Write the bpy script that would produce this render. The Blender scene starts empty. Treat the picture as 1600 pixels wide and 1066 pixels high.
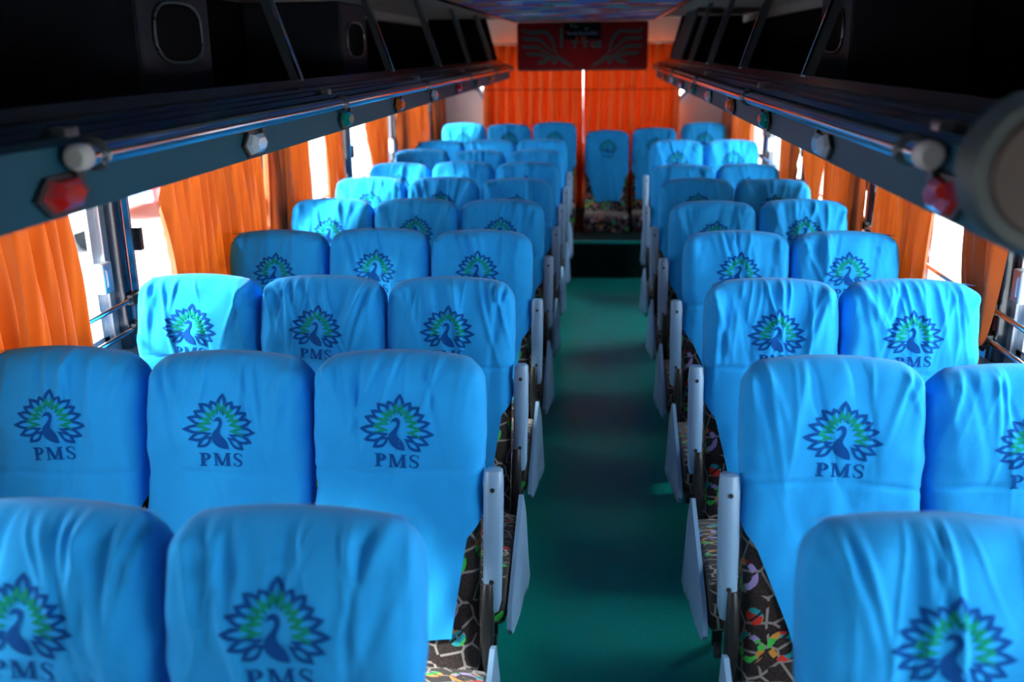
import bpy, bmesh, math, random
import numpy as np
from mathutils import Vector, Matrix

C = bpy.context.scene.collection
SC = bpy.context.scene
R = math.radians

# ------------------------------------------------------------------ camera
cam = bpy.data.cameras.new('camera')
cam.lens = 33.75; cam.sensor_width = 36.0; cam.clip_start = 0.02; cam.clip_end = 500
cam_o = bpy.data.objects.new('camera', cam); C.objects.link(cam_o)
pit, yaw, roll = R(16.82), R(-5.296), R(-0.694)
f_ = Vector((math.sin(yaw) * math.cos(pit), math.cos(yaw) * math.cos(pit), -math.sin(pit)))
r_ = Vector((math.cos(yaw), -math.sin(yaw), 0)); u_ = r_.cross(f_)
r2 = math.cos(roll) * r_ + math.sin(roll) * u_; u2 = -math.sin(roll) * r_ + math.cos(roll) * u_
m = Matrix((r2, u2, -f_)).transposed().to_4x4(); m.translation = Vector((0, 0, 1.82))
cam_o.matrix_world = m
cam.dof.use_dof = True; cam.dof.focus_distance = 2.75; cam.dof.aperture_fstop = 2.3
SC.camera = cam_o

# ------------------------------------------------------------------ sky, sun, exposure
w = bpy.data.worlds.new('sky'); SC.world = w; w.use_nodes = True
bg = w.node_tree.nodes['Background']
bg.inputs['Color'].default_value = (0.93, 0.97, 1.0, 1); bg.inputs['Strength'].default_value = 1.0
sun = bpy.data.lights.new('sun', 'SUN'); sun.energy = 1.2; sun.angle = R(9); sun.color = (1, .95, .86)
sun_o = bpy.data.objects.new('sun', sun); C.objects.link(sun_o)
sun_o.rotation_euler = Vector((0.80, 0.42, -0.62)).to_track_quat('-Z', 'Y').to_euler()
SC.view_settings.view_transform = 'Standard'; SC.view_settings.look = 'None'
SC.view_settings.gamma = 1.0; SC.view_settings.use_curve_mapping = False
SC.view_settings.exposure = 3.7
SC.cycles.max_bounces = 10; SC.cycles.diffuse_bounces = 5; SC.cycles.transparent_max_bounces = 16
SC.cycles.use_denoising = True

# ------------------------------------------------------------------ materials
def new_mat(name):
    mt = bpy.data.materials.new(name); mt.use_nodes = True
    nt = mt.node_tree
    return mt, nt, nt.nodes['Principled BSDF']
def N(nt, t, **kw):
    n = nt.nodes.new(t)
    for k, v in kw.items():
        if k.startswith('_'): n.inputs[int(k[1:])].default_value = v
        else: setattr(n, k, v)
    return n
def mat(name, col, rough=.5, metal=0., spec=.5, bump=0., bscale=60., var=0., vscale=8., sheen=0.):
    mt, nt, b = new_mat(name); L = nt.links.new
    b.inputs['Base Color'].default_value = (*col, 1); b.inputs['Roughness'].default_value = rough
    b.inputs['Metallic'].default_value = metal; b.inputs['Specular IOR Level'].default_value = spec
    if sheen: b.inputs['Sheen Weight'].default_value = sheen; b.inputs['Sheen Roughness'].default_value = .4
    tc = N(nt, 'ShaderNodeTexCoord')
    if var:
        n = N(nt, 'ShaderNodeTexNoise'); n.inputs['Scale'].default_value = vscale; n.inputs['Detail'].default_value = 4
        L(tc.outputs['Object'], n.inputs['Vector'])
        mx = N(nt, 'ShaderNodeMix', data_type='RGBA')
        mx.inputs['A'].default_value = (*[c * (1 - var) for c in col], 1); mx.inputs['B'].default_value = (*[min(1, c * (1 + var)) for c in col], 1)
        L(n.outputs['Fac'], mx.inputs['Factor']); L(mx.outputs['Result'], b.inputs['Base Color'])
    if bump:
        n = N(nt, 'ShaderNodeTexNoise'); n.inputs['Scale'].default_value = bscale; n.inputs['Detail'].default_value = 3
        L(tc.outputs['Object'], n.inputs['Vector'])
        bp = N(nt, 'ShaderNodeBump'); bp.inputs['Strength'].default_value = bump; bp.inputs['Distance'].default_value = .004
        L(n.outputs['Fac'], bp.inputs['Height']); L(bp.outputs['Normal'], b.inputs['Normal'])
    return mt

M = {}
M['cover'] = mat('blue_cotton', (.018, .365, .87), .9, spec=.12, bump=.25, bscale=420, var=.07, vscale=14, sheen=.16)
M['print_blue'] = mat('print_navy', (.004, .075, .33), .9, spec=.1, var=.15, vscale=200)
M['print_green'] = mat('print_green', (.004, .27, .18), .9, spec=.1, var=.25, vscale=120)
M['grey_plastic'] = mat('grey_plastic', (.21, .37, .56), .32, var=.06, vscale=20)
M['black_plastic'] = mat('black_plastic', (.012, .013, .015), .4)
M['black_metal'] = mat('black_metal', (.02, .02, .022), .45, metal=.3)
M['chrome'] = mat('chrome', (.75, .76, .78), .12, metal=1)
M['alu'] = mat('aluminium', (.62, .66, .70), .3, metal=.85, var=.05, vscale=30)
M['pillar'] = mat('dark_gloss', (.012, .02, .035), .15, spec=.6)
M['lip'] = mat('dark_lacquer_metal', (.010, .012, .016), .15, metal=.35)
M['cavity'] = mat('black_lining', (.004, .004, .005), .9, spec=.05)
M['speaker'] = mat('navy_vinyl', (.012, .013, .022), .6, spec=.2, bump=.2, bscale=200)
M['post'] = mat('post_metal', (.10, .11, .12), .3, metal=.7)
M['wall'] = mat('side_panel_grey', (.22, .24, .26), .6, var=.1)
M['white_wall'] = mat('white_panel', (.75, .78, .78), .6, var=.12, vscale=6)
M['ceil'] = mat('ceiling_carpet', (.30, .31, .30), .95, bump=.6, bscale=90, var=.2, vscale=60)
M['red'] = mat('maroon_lacquer', (.19, .004, .006), .5, spec=.12, var=.1, vscale=3)
M['wing'] = mat('wing_print', (.05, .085, .08), .6, spec=.1)
M['sticker'] = mat('sticker_black', (.004, .004, .006), .6, spec=.1)
M['teal_print'] = mat('teal_print', (.005, .09, .07), .4)
M['orange_print'] = mat('orange_print', (.35, .05, .01), .4)
M['pale_print'] = mat('pale_print', (.08, .11, .17), .4)
M['rim_grey'] = mat('rim_grey', (.028, .042, .042), .5)
M['brown'] = mat('brown_face', (.04, .02, .015), .6, var=.1)
M['endcap'] = mat('pale_cap', (.45, .42, .40), .4)
M['black_tie'] = mat('black_cloth', (.008, .01, .014), .9, spec=.1)
M['concrete'] = mat('concrete', (.55, .54, .52), .9, var=.1, vscale=.6)
M['tyre'] = mat('tyre', (.02, .02, .02), .8)
M['van'] = mat('white_paint', (.75, .77, .78), .3, var=.03)
M['carred'] = mat('red_paint', (.55, .03, .04), .25)
M['carglass'] = mat('dark_glass', (.03, .05, .06), .08)
M['bldg'] = mat('grey_render', (.055, .085, .105), .9, var=.12, vscale=1)
M['pink'] = mat('pink_render', (.17, .09, .075), .9, var=.12, vscale=1)
M['cord'] = mat('brown_cord', (.08, .015, .006), .8)
for nm, c in (('red', (.35, .006, .004)), ('clear', (.55, .66, .75)), ('green', (.0, .16, .13)), ('amber', (.42, .10, .008))):
    mt, nt, b = new_mat('lens_' + nm); b.inputs['Base Color'].default_value = (*c, 1)
    b.inputs['Roughness'].default_value = .12; b.inputs['Coat Weight'].default_value = .6
    if nm == 'clear': b.inputs['Transmission Weight'].default_value = .35
    M['lens_' + nm] = mt

def fascia_mat():
    mt, nt, b = new_mat('carbon_weave_panel'); L = nt.links.new
    tc = N(nt, 'ShaderNodeTexCoord')
    wv = N(nt, 'ShaderNodeTexWave', wave_type='BANDS', bands_direction='DIAGONAL'); wv.inputs['Scale'].default_value = 55
    L(tc.outputs['Object'], wv.inputs['Vector'])
    mx = N(nt, 'ShaderNodeMix', data_type='RGBA'); mx.inputs['A'].default_value = (.008, .050, .080, 1); mx.inputs['B'].default_value = (.016, .082, .125, 1)
    L(wv.outputs['Fac'], mx.inputs['Factor']); L(mx.outputs['Result'], b.inputs['Base Color'])
    b.inputs['Roughness'].default_value = .5; b.inputs['Specular IOR Level'].default_value = .15
    bp = N(nt, 'ShaderNodeBump'); bp.inputs['Strength'].default_value = .15; bp.inputs['Distance'].default_value = .001
    L(wv.outputs['Fac'], bp.inputs['Height']); L(bp.outputs['Normal'], b.inputs['Normal'])
    return mt
M['fascia'] = fascia_mat(); M['riser'] = mat('black_rubber', (.0, .018, .018), .7, spec=.2)

def floor_mat():
    mt, nt, b = new_mat('teal_vinyl'); L = nt.links.new
    tc = N(nt, 'ShaderNodeTexCoord')
    n1 = N(nt, 'ShaderNodeTexNoise'); n1.inputs['Scale'].default_value = 3; n1.inputs['Detail'].default_value = 5
    L(tc.outputs['Object'], n1.inputs['Vector'])
    mx = N(nt, 'ShaderNodeMix', data_type='RGBA'); mx.inputs['A'].default_value = (.0, .36, .31, 1); mx.inputs['B'].default_value = (.006, .46, .39, 1)
    L(n1.outputs['Fac'], mx.inputs['Factor'])
    v = N(nt, 'ShaderNodeTexVoronoi'); v.inputs['Scale'].default_value = 110
    L(tc.outputs['Object'], v.inputs['Vector'])
    lt = N(nt, 'ShaderNodeMath', operation='LESS_THAN', _1=.13); L(v.outputs['Distance'], lt.inputs[0])
    m2 = N(nt, 'ShaderNodeMix', data_type='RGBA'); L(lt.outputs[0], m2.inputs['Factor']); L(mx.outputs['Result'], m2.inputs['A'])
    m2.inputs['B'].default_value = (.20, .62, .55, 1); L(m2.outputs['Result'], b.inputs['Base Color'])
    rr = N(nt, 'ShaderNodeMapRange', _3=.28, _4=.5); L(n1.outputs['Fac'], rr.inputs[0]); L(rr.outputs[0], b.inputs['Roughness'])
    b.inputs['Specular IOR Level'].default_value = .35
    bp = N(nt, 'ShaderNodeBump'); bp.inputs['Strength'].default_value = .2; bp.inputs['Distance'].default_value = .002
    L(n1.outputs['Fac'], bp.inputs['Height']); L(bp.outputs['Normal'], b.inputs['Normal'])
    return mt
M['floor'] = floor_mat()

def glass_mat(name, tint, gl=.1):
    mt = bpy.data.materials.new(name); mt.use_nodes = True; nt = mt.node_tree; nt.nodes.clear(); L = nt.links.new
    o = N(nt, 'ShaderNodeOutputMaterial'); t = N(nt, 'ShaderNodeBsdfTransparent'); t.inputs[0].default_value = (*tint, 1)
    g = N(nt, 'ShaderNodeBsdfGlossy'); g.inputs['Roughness'].default_value = .03
    lw = N(nt, 'ShaderNodeLayerWeight'); lw.inputs['Blend'].default_value = .5
    pw = N(nt, 'ShaderNodeMath', operation='POWER', _1=5.0); L(lw.outputs['Facing'], pw.inputs[0])
    fr = N(nt, 'ShaderNodeMath', operation='MULTIPLY_ADD', _1=.9, _2=.04); L(pw.outputs[0], fr.inputs[0])
    mx = N(nt, 'ShaderNodeMixShader'); L(fr.outputs[0], mx.inputs[0]); L(t.outputs[0], mx.inputs[1]); L(g.outputs[0], mx.inputs[2])
    L(mx.outputs[0], o.inputs['Surface']); return mt
M['glass'] = glass_mat('window_glass', (.93, .96, .97)); M['dimmed'] = glass_mat('dimming_windscreen', (.20, .23, .25))  # out-of-view windscreen darkened to cut the light falling on the seat fronts

def curtain_mat(name, trans, ca, cb, ct):
    mt, nt, b = new_mat(name); L = nt.links.new
    out = nt.nodes['Material Output']
    tc = N(nt, 'ShaderNodeTexCoord')
    n = N(nt, 'ShaderNodeTexNoise'); n.inputs['Scale'].default_value = 5; L(tc.outputs['Object'], n.inputs['Vector'])
    mx = N(nt, 'ShaderNodeMix', data_type='RGBA'); mx.inputs['A'].default_value = (*ca, 1); mx.inputs['B'].default_value = (*cb, 1)
    L(n.outputs['Fac'], mx.inputs['Factor']); L(mx.outputs['Result'], b.inputs['Base Color'])
    b.inputs['Roughness'].default_value = .5; b.inputs['Specular IOR Level'].default_value = .25
    b.inputs['Sheen Weight'].default_value = .15
    t = N(nt, 'ShaderNodeBsdfTranslucent'); t.inputs[0].default_value = (*ct, 1)
    ms = N(nt, 'ShaderNodeMixShader'); ms.inputs[0].default_value = trans
    L(b.outputs[0], ms.inputs[1]); L(t.outputs[0], ms.inputs[2]); L(ms.outputs[0], out.inputs['Surface'])
    return mt
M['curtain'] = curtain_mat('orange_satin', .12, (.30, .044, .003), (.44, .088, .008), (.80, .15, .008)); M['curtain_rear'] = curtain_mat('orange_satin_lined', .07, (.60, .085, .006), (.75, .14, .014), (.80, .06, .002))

def pattern_mat():
    """dark brown moquette with grey zigzag lines, coloured rings and dots (UV in metres)"""
    mt, nt, b = new_mat('patterned_moquette'); L = nt.links.new
    uv = N(nt, 'ShaderNodeUVMap'); uv.uv_map = 'UVMap'
    def math_(op, a, b_=None):
        n = N(nt, 'ShaderNodeMath', operation=op)
        for i, q in enumerate((a, b_)):
            if q is None: continue
            if isinstance(q, (int, float)): n.inputs[i].default_value = q
            else: L(q, n.inputs[i])
        return n.outputs[0]
    def mix(f, a, b_):
        n = N(nt, 'ShaderNodeMix', data_type='RGBA')
        for s, q in (('Factor', f), ('A', a), ('B', b_)):
            if isinstance(q, tuple): n.inputs[s].default_value = q
            else: L(q, n.inputs[s])
        return n.outputs['Result']
    wn = N(nt, 'ShaderNodeTexNoise'); wn.inputs['Scale'].default_value = 700; L(uv.outputs[0], wn.inputs['Vector'])
    speck = math_('GREATER_THAN', wn.outputs['Fac'], .60)
    base = mix(speck, (.016, .010, .010, 1), (.16, .13, .13, 1))
    v2 = N(nt, 'ShaderNodeTexVoronoi', feature='DISTANCE_TO_EDGE', voronoi_dimensions='2D'); v2.inputs['Scale'].default_value = 19
    L(uv.outputs[0], v2.inputs['Vector'])
    nm = N(nt, 'ShaderNodeTexNoise'); nm.inputs['Scale'].default_value = 15; L(uv.outputs[0], nm.inputs['Vector'])
    ln = math_('MULTIPLY', math_('LESS_THAN', v2.outputs['Distance'], .055), math_('GREATER_THAN', nm.outputs['Fac'], .42))
    c = mix(ln, base, (.30, .27, .25, 1))
    v1 = N(nt, 'ShaderNodeTexVoronoi', voronoi_dimensions='2D'); v1.inputs['Scale'].default_value = 9.5; v1.inputs['Randomness'].default_value = .7
    L(uv.outputs[0], v1.inputs['Vector'])
    sp = N(nt, 'ShaderNodeSeparateColor'); L(v1.outputs['Color'], sp.inputs[0])
    d = v1.outputs['Distance']
    ring = math_('MULTIPLY', math_('MULTIPLY', math_('GREATER_THAN', d, .2), math_('LESS_THAN', d, .34)), math_('LESS_THAN', sp.outputs[0], .52))
    disc = math_('MULTIPLY', math_('LESS_THAN', d, .19), math_('GREATER_THAN', sp.outputs[0], .55))
    mask = math_('MAXIMUM', ring, disc)
    v3 = N(nt, 'ShaderNodeTexVoronoi', voronoi_dimensions='2D'); v3.inputs['Scale'].default_value = 26; L(uv.outputs[0], v3.inputs['Vector'])
    s3 = N(nt, 'ShaderNodeSeparateColor'); L(v3.outputs['Color'], s3.inputs[0])
    cr = N(nt, 'ShaderNodeValToRGB'); cr.color_ramp.interpolation = 'CONSTANT'
    e = cr.color_ramp.elements; cols = [(.05, .55, .08), (.65, .28, .05), (.70, .04, .03), (.40, .30, .62), (.02, .33, .38)]
    e[0].position = 0; e[0].color = (*cols[0], 1); e[1].position = .22; e[1].color = (*cols[1], 1)
    for p, q in ((.44, cols[2]), (.64, cols[3]), (.82, cols[4])): x = e.new(p); x.color = (*q, 1)
    L(s3.outputs[0], cr.inputs[0])
    wv = N(nt, 'ShaderNodeTexWave', bands_direction='DIAGONAL'); wv.inputs['Scale'].default_value = 18; L(uv.outputs[0], wv.inputs['Vector'])
    mask = math_('MULTIPLY', mask, math_('GREATER_THAN', wv.outputs['Fac'], .12))
    c = mix(mask, c, cr.outputs[0])
    L(c, b.inputs['Base Color']); b.inputs['Roughness'].default_value = .95; b.inputs['Specular IOR Level'].default_value = .1
    b.inputs['Sheen Weight'].default_value = .2
    bp = N(nt, 'ShaderNodeBump'); bp.inputs['Strength'].default_value = .3; bp.inputs['Distance'].default_value = .002
    L(wn.outputs['Fac'], bp.inputs['Height']); L(bp.outputs['Normal'], b.inputs['Normal'])
    return mt
M['pattern'] = pattern_mat()

def mosaic_mat():
    mt, nt, b = new_mat('coloured_ceiling_print'); L = nt.links.new
    tc = N(nt, 'ShaderNodeTexCoord')
    v = N(nt, 'ShaderNodeTexVoronoi'); v.inputs['Scale'].default_value = 7; L(tc.outputs['Object'], v.inputs['Vector'])
    s = N(nt, 'ShaderNodeSeparateColor'); L(v.outputs['Color'], s.inputs[0])
    cr = N(nt, 'ShaderNodeValToRGB'); cr.color_ramp.interpolation = 'CONSTANT'
    e = cr.color_ramp.elements; cols = [(.03, .16, .62), (.45, .04, .06), (.01, .5, .45), (.7, .75, .85), (.04, .32, .8), (.5, .18, .03), (.10, .08, .35)]
    e[0].color = (*cols[0], 1); e[1].position = .15; e[1].color = (*cols[1], 1)
    for p, q in zip((.3, .45, .58, .72, .86), cols[2:]): x = e.new(p); x.color = (*q, 1)
    L(s.outputs[0], cr.inputs[0]); L(cr.outputs[0], b.inputs['Base Color']); b.inputs['Roughness'].default_value = .6; b.inputs['Specular IOR Level'].default_value = .2
    return mt
M['mosaic'] = mosaic_mat()

# ------------------------------------------------------------------ mesh helpers
class MB:
    def __init__(s): s.v = []; s.f = []; s.m = []
    def add(s, v, f, mi=0):
        o = len(s.v); s.v += [tuple(p) for p in v]; s.f += [tuple(i + o for i in q) for q in f]; s.m += [mi] * len(f); return s
    def box(s, x0, x1, y0, y1, z0, z1, bev=0., mi=0, rot=None):
        bm = bmesh.new(); bmesh.ops.create_cube(bm, size=1)
        for v in bm.verts: v.co = Vector(((x0 + x1) / 2 + v.co.x * (x1 - x0), (y0 + y1) / 2 + v.co.y * (y1 - y0), (z0 + z1) / 2 + v.co.z * (z1 - z0)))
        if bev: bmesh.ops.bevel(bm, geom=bm.edges[:], offset=bev, segments=2, affect='EDGES', profile=.6)
        if rot is not None:
            for v in bm.verts: v.co = rot @ v.co
        bm.verts.index_update()
        s.add([v.co[:] for v in bm.verts], [[v.index for v in f.verts] for f in bm.faces], mi); bm.free(); return s
    def tube(s, pts, r, n=10, mi=0, cap=True, closed=False):
        pts = [Vector(p) for p in pts]; k = len(pts); rings = []
        for i, p in enumerate(pts):
            if closed: d = pts[(i + 1) % k] - pts[i - 1]
            else: d = pts[min(i + 1, k - 1)] - pts[max(i - 1, 0)]
            d.normalize(); a = Vector((0, 0, 1)) if abs(d.z) < .9 else Vector((1, 0, 0))
            e1 = d.cross(a).normalized(); e2 = d.cross(e1); rr = r[i] if isinstance(r, (list, tuple)) else r
            rings.append([p + rr * (math.cos(2 * math.pi * j / n) * e1 + math.sin(2 * math.pi * j / n) * e2) for j in range(n)])
        v = [q for g in rings for q in g]; f = []
        for i in range(k if closed else k - 1):
            a, b = i * n, ((i + 1) % k) * n
            for j in range(n): f.append((a + j, a + (j + 1) % n, b + (j + 1) % n, b + j))
        if cap and not closed: f += [tuple(range(n)), tuple(range((k - 1) * n, k * n))]
        return s.add(v, f, mi)
    def extrude(s, poly, fn, t0, t1, mi=0):
        """prism: poly in 2D, fn(a,b,t) -> point"""
        n = len(poly); v = [fn(a, b, t0) for a, b in poly] + [fn(a, b, t1) for a, b in poly]
        f = [tuple(range(n)), tuple(range(n, 2 * n))] + [(i, (i + 1) % n, n + (i + 1) % n, n + i) for i in range(n)]
        return s.add(v, f, mi)
    def build(s, name, mats, parent=None, smooth=False):
        me = bpy.data.meshes.new(name); me.from_pydata(s.v, [], s.f)
        for q in (mats if isinstance(mats, (list, tuple)) else [mats]): me.materials.append(q)
        if len(set(s.m)) > 1: me.polygons.foreach_set('material_index', s.m)
        bm = bmesh.new(); bm.from_mesh(me); bmesh.ops.recalc_face_normals(bm, faces=bm.faces); bm.to_mesh(me); bm.free()
        if smooth:
            me.polygons.foreach_set('use_smooth', [True] * len(me.polygons))
            if smooth != 'all': me.set_sharp_from_angle(angle=R(smooth if smooth is not True else 40))
        return link(name, me, parent)
def link(name, me, parent=None):
    o = bpy.data.objects.new(name, me); C.objects.link(o)
    if parent is not None: o.parent = parent
    return o
def tag(o, label=None, cat=None, group=None, kind=None):
    for k, v in (('label', label), ('category', cat), ('group', group), ('kind', kind)):
        if v: o[k] = v
    return o
def empty(name, loc=(0, 0, 0), **kw):
    o = bpy.data.objects.new(name, None); C.objects.link(o); o.location = loc; o.empty_display_size = .1
    return tag(o, **kw)
def arr_mesh(name, V, F, mats, uv=None, mi=None, smooth=True):
    me = bpy.data.meshes.new(name); me.from_pydata(V.tolist() if hasattr(V, 'tolist') else V, [], F)
    for q in mats: me.materials.append(q)
    if mi is not None: me.polygons.foreach_set('material_index', mi)
    if smooth: me.polygons.foreach_set('use_smooth', [True] * len(me.polygons))
    if uv is not None:
        l = me.uv_layers.new(name='UVMap'); idx = np.zeros(len(me.loops), dtype=np.int32); me.loops.foreach_get('vertex_index', idx)
        l.data.foreach_set('uv', np.asarray(uv)[idx].astype(np.float32).ravel())
    return me
def grid_faces(nr, nc): return [(i * nc + j, i * nc + j + 1, (i + 1) * nc + j + 1, (i + 1) * nc + j) for i in range(nr - 1) for j in range(nc - 1)]

# ------------------------------------------------------------------ setting
XL, XR, CX = -1.60, 1.26, -.165          # inner wall faces, centre line
YF, YB = -1.7, 9.7
PIL = [-1.45 + 1.5 * i for i in range(8)]  # window pillars
ST = dict(kind='structure')

b = MB().box(XL - .06, XR + .06, YF, YB + .06, -.06, 0)
tag(b.build('floor', M['floor']), **ST)
tag(MB().box(XL, XR, 7.86, YB, .0, .305, .004, mi=1).box(XL, XR, 7.85, 7.865, .0, .29, mi=1).box(XL, XR, 7.835, 7.875, .29, .312, .004, mi=0).build('trim_1', [M['floor'], M['riser']]), **ST)   # raised rear platform with metal nosing
tag(MB().box(XL - .06, XR + .06, YF, YB + .06, 2.10, 2.16).build('ceiling', M['ceil']), **ST)
for nm, x, sg in (('wall_left', XL, -1), ('wall_right', XR, 1)):
    x0, x1 = sorted((x, x + .06 * sg)); q = MB()
    q.box(x0, x1, YF, YB, 0, .86).box(x0, x1, YF, YB, 1.68, 2.10).box(x0, x1, YF, PIL[0], .86, 1.68).box(x0, x1, PIL[-1], YB, .86, 1.68, mi=1)
    tag(q.build(nm, [M['wall'], M['white_wall']]), **ST)
# rear wall with a window whose lower corners are cut off
q = MB(); y0, y1 = YB - .06, YB
q.box(XL, XR, y0, y1, 0, .95, mi=1).box(XL, XR, y0, y1, 1.80, 2.10).box(XL, -1.19, y0, y1, .95, 1.80).box(.90, XR, y0, y1, .95, 1.80)
fy = lambda a, c, t: (a, t, c)
q.extrude([(-1.19, .95), (-1.06, .95), (-1.06, 1.33), (-1.19, 1.50)], fy, y0, y1)
q.extrude([(.90, .95), (.70, .95), (.70, 1.30), (.90, 1.48)], fy, y0, y1)
tag(q.build('wall_back', [M['white_wall'], M['wall']]), **ST)
wn = 0
def window(y0, y1, x, sg):
    global wn; wn += 1
    o = empty('window_%d' % wn, (x, (y0 + y1) / 2, .87), kind='structure')
    def loc(mb, name, mt, **k):
        c = mb.build(name, mt, o, **k); c.matrix_parent_inverse = Matrix.Translation((-x, -(y0 + y1) / 2, -.87)); return c
    a, c = sorted((x + .012 * sg, x + .05 * sg)); ym = (y0 + y1) / 2
    loc(MB().box(a, c, y0, y1, .86, .90, .003).box(a, c, y0, y1, 1.64, 1.68, .003).box(a, c, y0, y0 + .035, .90, 1.64, .003).box(a, c, y1 - .035, y1, .90, 1.64, .003), 'frame', M['alu'])
    for k, (p, r, xx) in enumerate(((y0 + .035, ym + .02, x + .024 * sg), (ym - .02, y1 - .035, x + .038 * sg))):
        s0, s1 = xx - .008, xx + .008
        loc(MB().box(s0, s1, p, p + .035, .90, 1.64, .003).box(s0, s1, r - .04, r, .90, 1.64, .003).box(s0, s1, p, r, .90, .925, .003).box(s0, s1, p, r, 1.615, 1.64, .003), 'sash', M['alu'])
        loc(MB().box(xx - .002, xx + .002, p + .03, r - .03, .92, 1.62), 'pane', M['glass'])
    l0, l1 = sorted((x + .012 * sg, x - .020 * sg))
    loc(MB().box(l0, l1, y1 - .115, y1 - .055, 1.08, 1.18, .006).box(l0 - .004, l1 + .004, y1 - .10, y1 - .07, 1.10, 1.16, .004), 'latch', M['alu'])
    loc(MB().box(l0, l1, y0 + .05, y0 + .075, 1.17, 1.25, .004), 'catch', M['black_plastic'])
    for z in (1.03, .93):
        bx = x - .03 * sg
        loc(MB().tube([(bx, y0 - .02, z), (bx, y1 + .02, z)], .009, 10), 'guard_bar', M['chrome'], smooth=True)
tn = 1
for x, sg in ((XL, -1), (XR, 1)):
    for y in PIL:
        tn += 1; a, c = sorted((x - .022 * sg, x + .06 * sg)); e, g = sorted((x - .028 * sg, x - .02 * sg))
        q = MB().box(a, c, y - .055, y + .055, .86, 1.68, .006).box(e, g, y - .012, y + .030, .86, 1.68, .002, mi=1)
        if y > 0:
            for z in (1.03, .93): s0, s1 = sorted((x - .045 * sg, x - .02 * sg)); q.box(s0, s1, y - .045, y + .045, z - .018, z + .018, .004, mi=2)
        tag(q.build('trim_%d' % tn, [M['pillar'], M['chrome'], M['black_plastic']]), **ST)
    for i in range(len(PIL) - 1): window(PIL[i] + .055, PIL[i + 1] - .055, x, sg)
wn += 1
o = empty('window_%d' % wn, (CX, YB - .03, 1.37), kind='structure')
o2 = MB().box(-1.19, .90, YB - .035, YB - .028, .95, 1.80).build('pane', M['glass'], o); o2.matrix_parent_inverse = Matrix.Translation((-CX, -YB + .03, -1.37))
# front of the bus behind the viewer: low dash wall, header and a full width windscreen
q = MB().box(XL, XR, YF - .06, YF, 0, .80).box(XL, XR, YF - .06, YF, 1.95, 2.10).box(XL - .06, XL + .05, YF - .06, YF, .80, 1.95).box(XR - .05, XR + .06, YF - .06, YF, .80, 1.95).box(CX - .03, CX + .03, YF - .06, YF, .8, 1.95)
tag(q.build('wall_front', M['wall']), **ST)
wn += 1
o = empty('window_%d' % wn, (CX, YF, 1.37), kind='structure')
o2 = MB().box(XL + .04, XR - .04, YF - .035, YF - .028, .80, 1.95).build('pane', M['dimmed'], o); o2.matrix_parent_inverse = Matrix.Translation((-CX, -YF, -1.37))
# coloured centre ceiling panel with metal edge
tag(MB().box(CX - .60, CX + .60, 1.0, 9.0, 2.065, 2.10, .01).box(CX - .63, CX - .595, 1.0, 9.0, 2.055, 2.10, .008, mi=1).box(CX + .595, CX + .63, 1.0, 9.0, 2.055, 2.10, .008, mi=1).build('trim_30', [M['mosaic'], M['chrome']]), **ST)
# yard outside
tag(MB().box(-60, 60, -40, 60, -1.0, -.9).build('ground', M['concrete']), **ST)

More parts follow.
